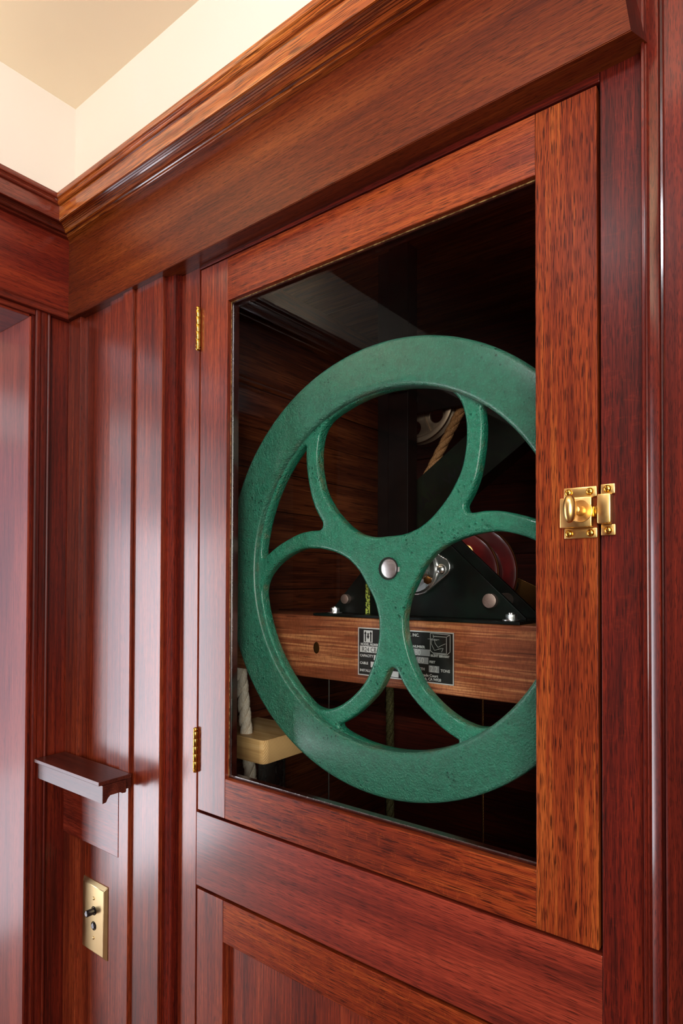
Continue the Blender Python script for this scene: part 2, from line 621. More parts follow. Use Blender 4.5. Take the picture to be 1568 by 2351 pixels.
def rope(name, pts, r, pitch, mat, parent=None, strands=3, seg=10):
    """twisted strands swept along a polyline"""
    P = [Vector(p) for p in pts]
    L = [0]
    for a, b_ in zip(P, P[1:]):
        L.append(L[-1] + (b_ - a).length)
    n = max(8, int(L[-1] / (pitch / 14)))
    b = bmesh.new()
    def at(s):
        for i in range(len(P) - 1):
            if s <= L[i + 1] + 1e-9 or i == len(P) - 2:
                t = (s - L[i]) / (L[i + 1] - L[i])
                return P[i].lerp(P[i + 1], t), (P[i + 1] - P[i]).normalized()
    up = Vector((0.3, 1, 0.1)).normalized()
    sr = r * 0.49
    for k in range(strands):
        prev = None
        for i in range(n + 1):
            s = L[-1] * i / n
            c, d = at(s)
            u = d.cross(up).normalized()
            v = d.cross(u)
            ph = 2 * PI * s / pitch + 2 * PI * k / strands
            rad = u * math.cos(ph) + v * math.sin(ph)
            tan = -u * math.sin(ph) + v * math.cos(ph)
            cc = c + rad * (r - sr)
            hd = (d + tan * (2 * PI * (r - sr) / pitch)).normalized()
            e1 = rad
            e2 = hd.cross(e1).normalized()
            ring = []
            for q in range(seg):
                a = 2 * PI * q / seg
                w = 1.0 + 0.05 * math.sin(6 * a)
                ring.append(b.verts.new(cc + (e1 * math.cos(a) * 1.0 + e2 * math.sin(a) * 1.28) * sr * w))
            if prev:
                for q in range(seg):
                    b.faces.new((prev[q], prev[(q + 1) % seg], ring[(q + 1) % seg], ring[q]))
            else:
                b.faces.new(ring)
            prev = ring
        b.faces.new(prev[::-1])
    return obj(name, b, mat, parent, smooth=70)


# ================================================================== THE SETTING
ZC = 0.83
wb = struct(obj('wall_back', box(-0.3, 2.6, 0.0, 0.06, 0.5600, ZC + 0.1, 0), M['plaster']))
wl = struct(obj('wall_left', box(-0.14, -0.02, -3.2, 0.0, 0.4445, ZC + 0.1, 0), M['plaster']))
struct(obj('ceiling', box(-2.0, 2.6, -0.64, 0.1, ZC, ZC + 0.06, 0), M['plaster_c']))
struct(obj('ceiling_dark_unseen', box(-2.0, 2.6, -3.2, -0.6405, ZC, ZC + 0.06, 0), M['wood_h']))  # unseen part, made dark wood to cut reflected haze in the glass
struct(obj('wall_right', box(2.6, 2.66, -3.2, 0.1, FLOOR, 0.45, 0), M['wood_v']))
struct(obj('wall_right_upper', box(2.6, 2.66, -3.2, 0.1, 0.45, ZC, 0), M['plaster']))
struct(obj('wall_front', box(-2.0, 2.66, -3.26, -3.2, FLOOR, ZC, 0), M['wood_v']))
struct(obj('floor', box(-2.0, 2.6, -3.2, 0.9, FLOOR - 0.05, FLOOR, 0), M['floor']))

# --- panelling on the back wall, one object per board
def board(name, x0, x1, yf, z0, z1, mat, parent, bev=0.0008, yb=0.0):
    return obj(name, box(x0, x1, yf, yb, z0, z1, bev), mat, parent)

ZT = 0.4450
pan = empty('wall_front_panelling', (0, 0, FLOOR))
pan.name = 'wall_panelling_back'
struct(pan)
board('stile', 0.0008, 0.0397, -0.020, FLOOR, ZT, M['wood_v'], pan)
board('panel', 0.0397, 0.126, -0.012, FLOOR, ZT, M['wood_v'], pan, 0.0003)
board('board', 0.126, 0.1661, -0.019, -0.340, ZT, M['wood_v'], pan)
board('board', 0.126, 0.1661, -0.0132, FLOOR, -0.4206, M['wood_v'], pan)
board('board', 0.1662, 0.1915, -0.0225, FLOOR, ZT, M['wood_v'], pan)
board('board', 0.1935, 0.2595, -0.0175, FLOOR, ZT, M['wood_v'], pan)
board('groove_backing', 0.190, 0.282, -0.004, FLOOR, ZT, M['mid_v'], pan, 0)
# moulded strip, profile in x,y
prof = [(0.2596, 0.0), (0.2596, -0.0118), (0.262, -0.0122), (0.270, -0.0105), (0.2735, -0.0088), (0.2745, -0.0095),
        (0.2765, -0.0105), (0.2785, -0.0095), (0.2792, -0.0070), (0.2792, 0.0)]
obj('moulding_strip', prism(prof, FLOOR, ZT, 2), M['mid_v'], pan, smooth=35)
obj('rail', box(0.004, 0.1658, -0.0228, -0.0201, -0.4205, -0.3199, 0.0007), M['wood_h'], pan)

# --- panelling and doorway in the left wall
pl = struct(empty('wall_panelling_left', (0, 0, FLOOR)))
obj('board', box(-0.02, 0.0, -0.0525, 0.0, FLOOR, 0.4397, 0.0008), M['shade_v'], pl)
door = struct(empty('door_1', (0, -0.5, FLOOR)))
cas = [(-0.0199, -0.0526), (0.0045, -0.0526), (0.0062, -0.0540), (0.0068, -0.0560), (0.0058, -0.0580), (0.0072, -0.0600),
       (0.0078, -0.0640), (0.0066, -0.0690), (0.0080, -0.0710), (0.0085, -0.0735), (0.0078, -0.0765), (0.0060, -0.0782), (-0.0199, -0.0782)]
obj('casing', prism(cas, FLOOR, 0.4397, 2), M['shade_v'], door, smooth=30)
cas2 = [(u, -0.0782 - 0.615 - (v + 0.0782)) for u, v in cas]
obj('casing', prism(cas2, FLOOR, 0.4397, 2), M['shade_v'], door, smooth=30)
obj('jamb_reveal', box(-0.14, 0.0015, -0.0820, -0.0783, FLOOR, 0.4397, 0.0005), M['mid_v'], door)
obj('jamb', box(-0.14, 0.0006, -0.0855, -0.0821, FLOOR, 0.4290, 0.0006), M['jamb'], door)
obj('jamb', box(-0.14, 0.0006, -0.6900, -0.6855, FLOOR, 0.4290, 0.0006), M['wood_v'], door)
obj('header', box(-0.14, 0.0006, -0.6854, -0.0856, 0.4275, 0.4396, 0.0006), M['wood_y'], door)
obj('header_stop', box(-0.0199, 0.0055, -0.6854, -0.0783, 0.4315, 0.4397, 0.001), M['wood_y'], door)
struct(obj('wall_left_lower', box(-0.14, -0.0201, -3.2, -0.7125, FLOOR, 0.4445, 0), M['wood_v']))

# --- friezes
fz = bmesh.new()
XR = 0.8915
def fzv(x, y, z):
    return fz.verts.new((x, y, z))
zb = lambda x: 0.4398 + (x - 0.0135) * (0.4478 - 0.4398) / 0.875
ring = [(-0.014, 0.0, 0.4445), (0.8945, 0.0, 0.4445)]
A = [fzv(-0.014, 0.0, zb(0.0)), fzv(0.0135, -0.0275, zb(0.0135)), fzv(XR, -0.0275, zb(XR)), fzv(0.9, -0.006, 0.4478), fzv(0.9, 0.0, 0.4478)]
B = [fzv(-0.014, 0.0, 0.573), fzv(0.0135, -0.0275, 0.573), fzv(XR - 0.018, -0.0275, 0.573), fzv(0.9, -0.004, 0.573), fzv(0.9, 0.0, 0.573)]
fz.faces.new(A)
fz.faces.new(B[::-1])
for i in range(5):
    fz.faces.new((A[i], A[(i + 1) % 5], B[(i + 1) % 5], B[i]))
bmesh.ops.bevel(fz, geom=[e for e in fz.edges if set(e.verts) == {A[1], A[2]}], offset=0.0007, segments=2, affect='EDGES')
fo = struct(obj('trim_1_frieze', fz, [M['frieze'], M['shade_v']]))
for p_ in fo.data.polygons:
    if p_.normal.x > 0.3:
        p_.material_index = 1  # right end takes the darkened oak, its shade put into the colour
mit_y = lambda u, v: -u - 0.014     # side pieces: y of the mitre from their x
mit_x = lambda u, v: -u - 0.014     # back pieces: x of the mitre from their y
sf = [(-0.0199, 0.452), (0.0135, 0.452), (0.0135, 0.573), (-0.0199, 0.573)]
struct(obj('trim_2_frieze', prism(sf, -3.1, mit_y, 1), M['frieze_y']))
um = [(-0.0199, 0.4398), (0.0124, 0.4398), (0.0132, 0.4410), (0.0128, 0.4440), (0.0140, 0.4480), (0.0165, 0.4505), (0.0165, 0.4519), (-0.0199, 0.4519)]
struct(obj('trim_3_moulding', prism(um, -3.1, mit_y, 1), M['wood_y'], smooth=40))

# --- crown moulding profile as (projection, z)
cr = [(0.000, 0.573), (0.0277, 0.573), (0.0355, 0.5728), (0.0362, 0.5736), (0.0362, 0.5765), (0.0372, 0.5775), (0.0392, 0.5758), (0.0410, 0.5750),
      (0.0430, 0.5757), (0.0438, 0.5775), (0.0450, 0.5792), (0.0468, 0.5785), (0.0480, 0.5800), (0.0500, 0.5790), (0.0512, 0.5803), (0.0535, 0.5790),
      (0.0550, 0.5800), (0.0575, 0.5783), (0.0590, 0.5792), (0.0610, 0.5772), (0.0634, 0.5775),
      (0.0637, 0.5785), (0.0632, 0.5880), (0.0636, 0.6000), (0.0640, 0.6008), (0.0660, 0.6002), (0.0680, 0.6010), (0.0690, 0.6030), (0.0682, 0.6052),
      (0.0668, 0.6062), (0.0680, 0.6080), (0.0704, 0.6090), (0.0712, 0.6110), (0.0712, 0.6160), (0.0, 0.6200)]
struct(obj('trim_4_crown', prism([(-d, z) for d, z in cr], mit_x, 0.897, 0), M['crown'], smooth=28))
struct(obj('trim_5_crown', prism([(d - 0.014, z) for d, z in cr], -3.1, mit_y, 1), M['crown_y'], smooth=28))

# --- casing at the right of the cupboard
rc = [(0.8946, 0.0), (0.8946, -0.0085), (0.8955, -0.0100), (0.8972, -0.0100), (0.8978, -0.0072), (0.8986, -0.0068), (0.9074, -0.0112), (0.9084, -0.0114),
      (0.9092, -0.0085), (0.9118, -0.0080), (0.9122, -0.0150), (0.9136, -0.0162), (1.10, -0.0162), (1.10, 0.0)]
struct(obj('trim_6_casing', prism(rc, FLOOR, ZC, 2), M['casing'], smooth=25))

# --- face frame of the cupboard
fr = struct(empty('wall_face_frame', (0.59, 0, FLOOR)))
YB = 0.021
obj('stile', box(0.2815, 0.3205, 0.0, YB, FLOOR, 0.4478, 0.0006), M['wood_v'], fr)
obj('stile', box(0.8601, 0.8944, 0.0, YB, FLOOR, 0.4484, 0.0006), M['mid_v'], fr)
obj('rail', box(0.3206, 0.8597, 0.0, YB, 0.4400, 0.4482, 0.0006), M['mid_h'], fr)
obj('rail', box(0.3206, 0.8597, 0.0003, YB, -0.4230, -0.3218, 0.0006), M['wood_h'], fr)
obj('door_stop', box(0.3190, 0.3270, YB + 0.0002, 0.034, -0.3225, 0.4444, 0), M['gap'], fr)
obj('door_stop', box(0.8540, 0.8610, YB + 0.0002, 0.034, -0.3225, 0.4444, 0), M['gap'], fr)
obj('door_stop', box(0.3271, 0.8539, YB + 0.0002, 0.034, 0.4350, 0.4444, 0), M['gap'], fr)
obj('door_stop', box(0.3271, 0.8539, YB + 0.0002, 0.034, -0.4290, -0.3150, 0), M['gap'], fr)
obj('door_stop', box(0.3190, 0.3270, YB + 0.0002, 0.034, FLOOR, -0.4291, 0), M['gap'], fr)

# --- glazed cupboard door
gd = empty('cabinet_door', (0.3235, 0.01, -0.318))
tag(gd, 'glazed upper cupboard door in red-brown oak, brass latch at its right edge', 'cabinet door')
obj('stile', box(0.3235, 0.3791, 0.0, 0.0205, -0.3180, 0.4378, 0.0007), M['wood_v'], gd)
obj('stile', box(0.8022, 0.8572, 0.0, 0.0205, -0.3180, 0.4378, 0.0007), M['bold_v'], gd)
obj('rail', box(0.3792, 0.8021, 0.0, 0.0205, 0.3800, 0.4378, 0.0007), M['bold_h'], gd)
obj('rail', box(0.3792, 0.8021, 0.0, 0.0205, -0.3180, -0.2650, 0.0007), M['bold_h'], gd)
bd = box(0.3792, 0.3806, 0.0072, 0.0200, -0.2649, 0.3799, 0.0004)
box(0.8007, 0.8021, 0.0072, 0.0200, -0.2649, 0.3799, 0.0004, bm=bd)
box(0.3807, 0.8006, 0.0072, 0.0200, 0.3776, 0.3799, 0.0004, bm=bd)
box(0.3807, 0.8006, 0.0072, 0.0200, -0.2649, -0.2625, 0.0004, bm=bd)
obj('glazing_bead', bd, M['bead'], gd)
pt = box(0.3792, 0.3797, 0.0066, 0.0071, -0.2640, 0.3795, 0)
box(0.3792, 0.8021, 0.0062, 0.0071, 0.3790, 0.3799, 0, bm=pt)
obj('putty_line', pt, M['putty'], gd)
obj('glass_pane', box(0.3807, 0.8006, 0.0095, 0.0120, -0.2624, 0.3775, 0), M['glass'], gd)

ge_ = box(0.3807, 0.3816, 0.0088, 0.0094, -0.2624, 0.3775, 0)
box(0.3817, 0.8006, 0.0088, 0.0094, -0.2624, -0.2616, 0, bm=ge_)
obj('glass_edge_glint', ge_, M['chrome'], gd)  # added polished strips standing in for the bright reflection along the glass

# --- panelled lower door
ld = empty('cabinet_door', (0.3235, 0.01, FLOOR))
tag(ld, 'panelled lower cupboard door with a recessed flat panel, below the glazed one', 'cabinet door')
ZL = -0.4272
obj('stile', box(0.3235, 0.3768, 0.0, 0.0205, FLOOR + 0.02, ZL, 0.0007), M['wood_v'], ld)
obj('stile', box(0.8040, 0.8572, 0.0, 0.0205, FLOOR + 0.02, ZL, 0.0007), M['bold_v'], ld)
obj('rail', box(0.3769, 0.8039, 0.0, 0.0205, -0.4825, ZL, 0.0007), M['bold_h'], ld)
obj('rail', box(0.3769, 0.8039, 0.0, 0.0205, FLOOR + 0.02, FLOOR + 0.10, 0.0007), M['bold_h'], ld)
obj('panel', box(0.3769, 0.8039, 0.0095, 0.0180, FLOOR + 0.10, -0.4826, 0), M['wood_v'], ld)

# --- cupboard lining planks
XL, YBK, XRR, ZTOP = 0.20, 0.66, 0.98, 0.5576
lin = struct(empty('wall_cupboard_lining', (0.6, 0.3, FLOOR)))
P = 0.0736
z = 0.3525 + 3 * P
i = 0
while z > FLOOR:
    z0 = max(z - P, FLOOR)
    j = rnd.uniform(-0.0012, 0.0012)
    obj('plank', box(XL - 0.02 + j, XL + j, 0.036, YBK - 0.002, z0 + 0.0005, min(z, ZTOP + 0.01) - 0.0005, 0.0012), M['lining_y'], lin)
    obj('plank', box(XL, XRR, YBK + j, YBK + 0.02 + j, z0 + 0.0005, min(z, ZTOP + 0.01) - 0.0005, 0.0012), M['back_x'], lin)
    obj('plank', box(XRR + j, XRR + 0.02 + j, 0.036, YBK - 0.002, z0 + 0.0005, min(z, ZTOP + 0.01) - 0.0005, 0.0012), M['lining_y'], lin)
    z -= P
y = 0.062
while y < YBK:
    j = rnd.uniform(-0.001, 0.001)
    obj('plank', box(XL, XRR, y + 0.0004, min(y + 0.0725, YBK + 0.02), ZTOP + j, ZTOP + 0.02 + j, 0.0010), M['lining_x'], lin)
    y += 0.0736
obj('plank', box(XL, XRR, 0.036, 0.0615, ZTOP, ZTOP + 0.02, 0.0010), M['lining_x'], lin)
# framing that closes the space between face frame and lining
obj('wall_framing', box(XL - 0.02, 0.3189, YB + 0.0003, 0.0355, FLOOR, ZTOP + 0.02, 0), M['gap'], lin)
obj('wall_framing', box(0.8611, XRR + 0.02, YB + 0.0003, 0.0355, FLOOR, ZTOP + 0.02, 0), M['gap'], lin)
obj('wall_framing', box(0.319, 0.861, 0.0605 - 0.026, 0.0606 - 0.025, 0.4445, ZTOP + 0.02, 0), M['gap'], lin)
obj('backing', box(XL - 0.034, XL - 0.022, 0.036, YBK + 0.03, FLOOR, ZTOP + 0.02, 0), M['gap'], lin)
obj('backing', box(XRR + 0.022, XRR + 0.034, 0.036, YBK + 0.03, FLOOR, ZTOP + 0.02, 0), M['gap'], lin)
obj('backing', box(XL - 0.034, XRR + 0.034, YBK + 0.031, YBK + 0.04, FLOOR, ZTOP + 0.02, 0), M['gap'], lin)
obj('shaft_cap', box(XL - 0.02, XRR + 0.02, 0.036, YBK + 0.02, ZTOP + 0.024, ZTOP + 0.03, 0), M['gap'], lin)

# ================================================================== HINGES
def hinge(zc, label, mat):
    h = empty('hinge', (0.3225, -0.0030, zc))
    tag(h, label, 'hinge', 'brass hinges of the glazed door')
    H = 0.0255
    x, y = 0.3212, -0.0030
    b = bmesh.new()
    R = 0.0032
    kn = [(-H, -H * 0.62), (-H * 0.62, -H * 0.2), (-H * 0.2, H * 0.2), (H * 0.2, H * 0.62), (H * 0.62, H)]
    for a, c in kn:
        obj('knuckle', cyl((x, y, zc + a + 0.0002), (0, 0, 1), R, c - a - 0.0004, 20, bev=0.0004), mat, h, smooth=40)
    fin = [(0.0, 0.0), (R * 0.95, 0.0), (R * 0.95, 0.0012), (R * 0.7, 0.0016), (R * 0.7, 0.0019), (R * 1.0, 0.0025), (R * 1.02, 0.0038), (R * 0.75, 0.0052), (R * 0.3, 0.0060), (0, 0.0061)]
    obj('finial', lathe(fin, (x, y, zc + H), (0, 0, 1), 20), mat, h, smooth=50)
    obj('finial', lathe(fin, (x, y, zc - H), (0, 0, -1), 20), mat, h, smooth=50)
    obj('leaf', box(x, x + 0.0018, y + 0.001, 0.018, zc - H, zc + H, 0.0002), mat, h)


hinge(0.3550, 'upper brass barrel hinge on the left edge of the glazed door', M['brass_bright'])
hinge(-0.2355, 'lower brass barrel hinge on the left edge of the glazed door', M['brass_bright'])

# ================================================================== LATCH
la = empty('cupboard_latch', (0.85, -0.005, 0.062))
tag(la, 'brass cupboard turn latch with oval knob on the right stile', 'latch')
BR = M['brass']
obj('mounting_ear', box(0.8288, 0.8570, -0.0026, -0.0001, 0.0745, 0.0838, 0.0007), BR, la, smooth=40)
obj('mounting_ear', box(0.8292, 0.8574, -0.0026, -0.0001, 0.0385, 0.0475, 0.0007), BR, la, smooth=40)
obj('case', box(0.8272, 0.8544, -0.0092, -0.0001, 0.0478, 0.0742, 0.0010), BR, la, smooth=40)
obj('bolt', box(0.8545, 0.8625, -0.0062, -0.0030, 0.0565, 0.0655, 0.0005), M['brass_bright'], la, smooth=40)
st = obj('strike', box(0.8590, 0.8702, -0.0098, -0.0001, 0.0500, 0.0757, 0.0014), BR, la, smooth=40)
obj('mounting_ear', box(0.8604, 0.8719, -0.0026, -0.0001, 0.0759, 0.0846, 0.0007), BR, la, smooth=40)
obj('mounting_ear', box(0.8606, 0.8722, -0.0026, -0.0001, 0.0402, 0.0498, 0.0007), BR, la, smooth=40)
kc = Vector((0.8455, 0, 0.0618))
obj('rose', lathe([(0.0098, 0.0092), (0.0099, 0.0095), (0.0094, 0.0098), (0.0088, 0.0094), (0.0, 0.0094)], (kc.x, 0, kc.z), (0, -1, 0), 40), BR, la, smooth=40)
kb = lathe([(0.0044, 0.0094), (0.0036, 0.0112), (0.0030, 0.0150), (0.0026, 0.0190), (0.0030, 0.0230), (0.0, 0.0240)], (kc.x, 0, kc.z), (0, -1, 0), 28)
foot = []
b = bmesh.new()
n = 24
prof_k = [(0.0, -0.0120)] + [(0.0056 * math.sin(PI * t / n) ** 0.9, -0.0120 * math.cos(PI * t / n)) for t in range(1, n)] + [(0.0, 0.0120)]
lathe(prof_k, (kc.x - 0.0035, -0.0285, kc.z + 0.0004), (0, 0, 1), 32, bm=kb)
obj('knob', kb, BR, la, smooth=50)


def screw(x, zz, y, r, mat, parent, name='screw'):
    b = lathe([(r, 0.0), (r * 1.0, r * 0.2), (r * 0.85, r * 0.5), (r * 0.5, r * 0.68), (0, r * 0.74)], (x, y, zz), (0, -1, 0), 24)
    o = obj(name, b, mat, parent, smooth=60)
    return o


for x, zz in ((0.8330, 0.0793), (0.8513, 0.0793), (0.8333, 0.0428), (0.8519, 0.0430), (0.8659, 0.0804), (0.8665, 0.0446)):
    s = screw(x, zz, -0.0026, 0.0033, M['brass_bright'], la)
    sl = box(x - 0.0003, x + 0.0003, -0.0026 - 0.00255, -0.0026 - 0.0012, zz - 0.0029, zz + 0.0029, 0)
    obj('slot', sl, M['bronze'], s)

# ================================================================== SHELF
sh = empty('corner_shelf', (0.1, -0.0228, -0.30))
tag(sh, 'small dark wooden ledge shelf in the panelled corner above the brass switch', 'shelf')
obj('top_board', box(0.0088, 0.1995, -0.0755, -0.0229, -0.2925, -0.2869, 0.0006), M['shelf'], sh)
legp = [(-0.0712, -0.2926), (-0.0712, -0.3178), (-0.0655, -0.3170), (-0.0628, -0.3120), (-0.0590, -0.3085), (-0.0420, -0.3085), (-0.0400, -0.3105), (-0.0345, -0.3112), (-0.0332, -0.3095), (-0.0332, -0.2926)]
obj('apron_bracket', prism(legp, 0.0135, 0.2020, 0), M['shelf'], sh)
obj('back_cleat', box(0.0100, 0.1985, -0.0330, -0.0229, -0.3075, -0.2926, 0.0004), M['shelf'], sh)

# ================================================================== SWITCH
sw = empty('light_switch', (0.0895, -0.012, -0.54))
tag(sw, 'brass plate with two push buttons on the panel below the ledge', 'light switch')
X0, X1, Z0, Z1, B_ = 0.0540, 0.1245, -0.5965, -0.4825, 0.0052
b = bmesh.new()
lo = [b.verts.new(p) for p in ((X0, -0.0121, Z0), (X1, -0.0121, Z0), (X1, -0.0121, Z1), (X0, -0.0121, Z1))]
md = [b.verts.new((v.co.x, -0.0135, v.co.z)) for v in lo]
up = [b.verts.new((v.co.x + (B_ if v.co.x < 0.09 else -B_), -0.0180, v.co.z + (B_ if v.co.z < -0.54 else -B_))) for v in lo]
b.faces.new(lo)
b.faces.new(up)
for i in range(4):
    b.faces.new((lo[i], lo[(i + 1) % 4], md[(i + 1) % 4], md[i]))
    b.faces.new((md[i], md[(i + 1) % 4], up[(i + 1) % 4], up[i]))
bmesh.ops.bevel(b, geom=[e for e in b.edges if min(v.co.y for v in e.verts) < -0.0179 or (abs(e.verts[0].co.x - e.verts[1].co.x) > 0.004 and abs(e.verts[0].co.y - e.verts[1].co.y) > 0.003)],
                offset=0.0006, segments=2, affect='EDGES')
obj('plate', b, M['brass_plate'], sw, smooth=30)
for zz, ln in ((-0.5262, 0.0135), (-0.5500, 0.0022)):
    obj('collar', lathe([(0.0068, 0.0178), (0.0068, 0.0186), (0.0056, 0.0186), (0.0054, 0.0178)], (0.0925, 0, zz), (0, -1, 0), 28), M['post'], sw, smooth=40)
    pb = obj('push_button', cyl((0.0925, -0.0170, zz), (0, -1, 0), 0.0050, ln + 0.001, 28, bev=0.0008), M['black_button'], sw, smooth=40)
    obj('button_inlay', cyl((0.0925, -0.0180 - ln, zz), (0, -1, 0), 0.0034, 0.0002, 24), M['pearl'], pb)
for zz in (-0.5068, -0.5692):
    screw(0.0918, zz, -0.0179, 0.0026, M['brass_plate'], sw)

# ================================================================== HAND WHEEL
HX, HZ = 0.5945, 0.0158
AX = math.radians(92.3)
hole_prof = [(40, 0), (41.5, 16), (46.5, 29), (56.5, 39), (67, 44), (86, 46.8), (110, 46.6), (128, 45.2), (148, 43), (171, 38.8), (191, 34.6), (205, 31), (213, 28.3), (218.5, 25)]
sl_prof = [(121, 0), (122.8, 2.2), (127, 3.4), (140, 5.8), (154, 8.8), (168, 12.2), (184, 15.9), (199, 19.3), (211, 22.2), (215.5, 23.2), (219, 22.2)]


def polar(prof, axis, arc_r, arc_n):
    L_ = [(r / 1000, axis + math.radians(a)) for r, a in prof]
    a1 = prof[-1][1]
    arc = [(arc_r / 1000, axis + math.radians(a1 - 3 - (2 * a1 - 6) * k / arc_n)) for k in range(arc_n + 1)]
    Rr = [(r / 1000, axis - math.radians(a)) for r, a in prof[::-1] if a > 0]
    return spline_closed([(r * math.cos(t), r * math.sin(t)) for r, t in L_ + arc + Rr], 4)


wh = empty('hoist_wheel', (HX, 0.08, HZ))
tag(wh, 'big green painted cast-iron wheel with three round openings behind the glass', 'hand wheel')
holes = []
for k in range(3):
    holes.append(polar(hole_prof, AX + k * 2 * PI / 3, 220, 8))
    holes.append(polar(sl_prof, AX + PI + k * 2 * PI / 3, 220, 7))
wheel = flat_shape(circle(0.240, 160), holes, 0.0695, 0.0865, 0.0045, (HX, HZ))
rim = flat_shape(circle(0.2780, 200), [circle(0.2202, 160)], 0.0605, 0.0830, 0.0055, (HX - 0.0036, HZ + 0.0002))
nf = len(wheel.faces)
join(wheel, rim)
wheel.faces.ensure_lookup_table()
for f in wheel.faces[nf:]:
    f.material_index = 1
obj('wheel_casting', wheel, [M['green'], M['green_rim']], wh, smooth=35)
shf = cyl((HX, 0.0690, HZ), (0, 1, 0), 0.0122, 0.1485, 40, bev=0.0006)
obj('shaft', shf, M['steel'], wh, smooth=40)
obj('shaft_key', box(HX + 0.0102, HX + 0.0158, 0.0680, 0.090, HZ - 0.0042, HZ + 0.0018, 0.0003), M['steel'], wh)
obj('hub_ring', lathe([(0.0123, 0.0002), (0.0139, 0.0002), (0.0139, 0.0012), (0.0123, 0.0012)], (HX, 0.0690, HZ), (0, -1, 0), 40), M['plate_black'], wh, smooth=40)

# ================================================================== BEAM
bm_ = box(XL + 0.002, XRR - 0.002, 0.1150, 0.2030, -0.1385, -0.0490, 0.0022)
be = tag(obj('support_beam', bm_, M['beam']), 'brown stained knotty timber beam carrying the wheel bracket', 'beam')
kn = lathe([(0.0, 0.0004), (0.0016, 0.0006), (0.0030, 0.0003), (0.0044, 0.0007), (0.0056, 0.0000)], (0.4415, 0.1150, -0.0950), (0, -1, 0), 24)
for v in kn.verts:
    v.co.z = -0.0950 + (v.co.z + 0.0950) * 1.5
obj('knot', kn, M['bronze'], be, smooth=60)
rbm = tag(obj('support_beam', box(XL + 0.002, XRR - 0.002, 0.345, 0.385, -0.315, -0.232, 0.0015), M['back_x']),
          'dark red-brown crossbeam low behind the wheel, in shadow', 'beam')

# ================================================================== BEARING STAND
bs = empty('bearing_stand', (HX, 0.15, -0.049))
tag(bs, 'dark green triangular steel bearing bracket bolted on top of the beam', 'bracket')
obj('base_flange', box(HX - 0.157, HX + 0.148, 0.1120, 0.2000, -0.0489, -0.0452, 0.0006), M['dark_green'], bs)
tri = [(-0.1475, -0.0610), (-0.0450, 0.0450), (0.0320, 0.0450), (0.1455, -0.0585), (0.1455, -0.0610)]
fp = flat_shape(tri, [circle(0.0150, 32)], 0.1380, 0.1430, 0.0008, (HX, HZ))
obj('side_plate', fp, M['dark_green'], bs, smooth=30)
fp = flat_shape(tri, [circle(0.0150, 32)], 0.1850, 0.1900, 0.0008, (HX, HZ))
obj('side_plate', fp, M['dark_green'], bs, smooth=30)
for x, zz, r in ((0.4790, -0.0250, 0.0068), (0.6970, -0.0228, 0.0088)):
    obj('cross_pin', cyl((x, 0.1310, zz), (0, 1, 0), r, 0.060, 32, bev=0.0008), M['pin'], bs, smooth=40)
for x in (0.4655, 0.7268):
    nut = cyl((x, 0.1270, -0.0437), (0, 0, 1), 0.0068, 0.0062, 6, bev=0.0005)
    cyl((x, 0.1270, -0.0380), (0, 0, 1), 0.0036, 0.0020, 16, bm=nut)
    no = obj('nut', nut, M['chrome'], bs, smooth=25)
    obj('washer', cyl((x, 0.1270, -0.0451), (0, 0, 1), 0.0105, 0.0013, 28, bev=0.0003), M['chrome'], no, smooth=40)
obj('paint_patch', box(0.5115, 0.5185, 0.1374, 0.1379, -0.0450, 0.0020, 0), M['lime'], bs)
# bright flange bearing
ta = math.radians(4)
def lobe(cx_, r, a0, a1, n=14):
    return [(cx_ + r * math.cos(math.radians(a0 + (a1 - a0) * k / n)), r * math.sin(math.radians(a0 + (a1 - a0) * k / n))) for k in range(n + 1)]
dia = lobe(0.0370, 0.0125, -50, 50) + lobe(0, 0.0335, 66, 114) + lobe(-0.0370, 0.0125, 130, 230) + lobe(0, 0.0335, 246, 294)
dia = [(u * math.cos(ta) - v * math.sin(ta), u * math.sin(ta) + v * math.cos(ta)) for u, v in dia]
fb = obj('flange_bearing', flat_shape(dia, [circle(0.0150, 32)], 0.1335, 0.1379, 0.0009, (HX, HZ)), M['chrome'], bs, smooth=35)
obj('bearing_collar', lathe([(0.0160, 0.0), (0.0318, 0.0), (0.0318, 0.0020), (0.0295, 0.0045), (0.0240, 0.0045), (0.0225, 0.0020), (0.0195, 0.0025), (0.0170, 0.0070), (0.0125, 0.0080), (0.0125, 0.0)], (HX, 0.1334, HZ), (0, -1, 0), 40), M['chrome'], fb, smooth=40)
for s in (1, -1):
    bx, bz = HX + s * 0.0371 * math.cos(ta), HZ - 0.003 + s * 0.0371 * math.sin(ta)
    obj('rivet', lathe([(0.0068, 0.0), (0.0066, 0.0016), (0.0052, 0.0036), (0.0026, 0.0047), (0.0, 0.0050)], (bx, 0.1335, bz), (0, -1, 0), 28), M['chrome'], fb, smooth=60)
obj('set_screw', cyl((0.6130, 0.1330, 0.0040), (0.35, -0.8, -0.3), 0.0058, 0.0075, 6, bev=0.0005), M['bronze'], fb, smooth=25)
obj('stamp', text_bm('T32', 0.0075, 0.6215, 0.0300, 0.1333, 0.0001, 0.0001, math.radians(140)), M['plate_black'], fb)

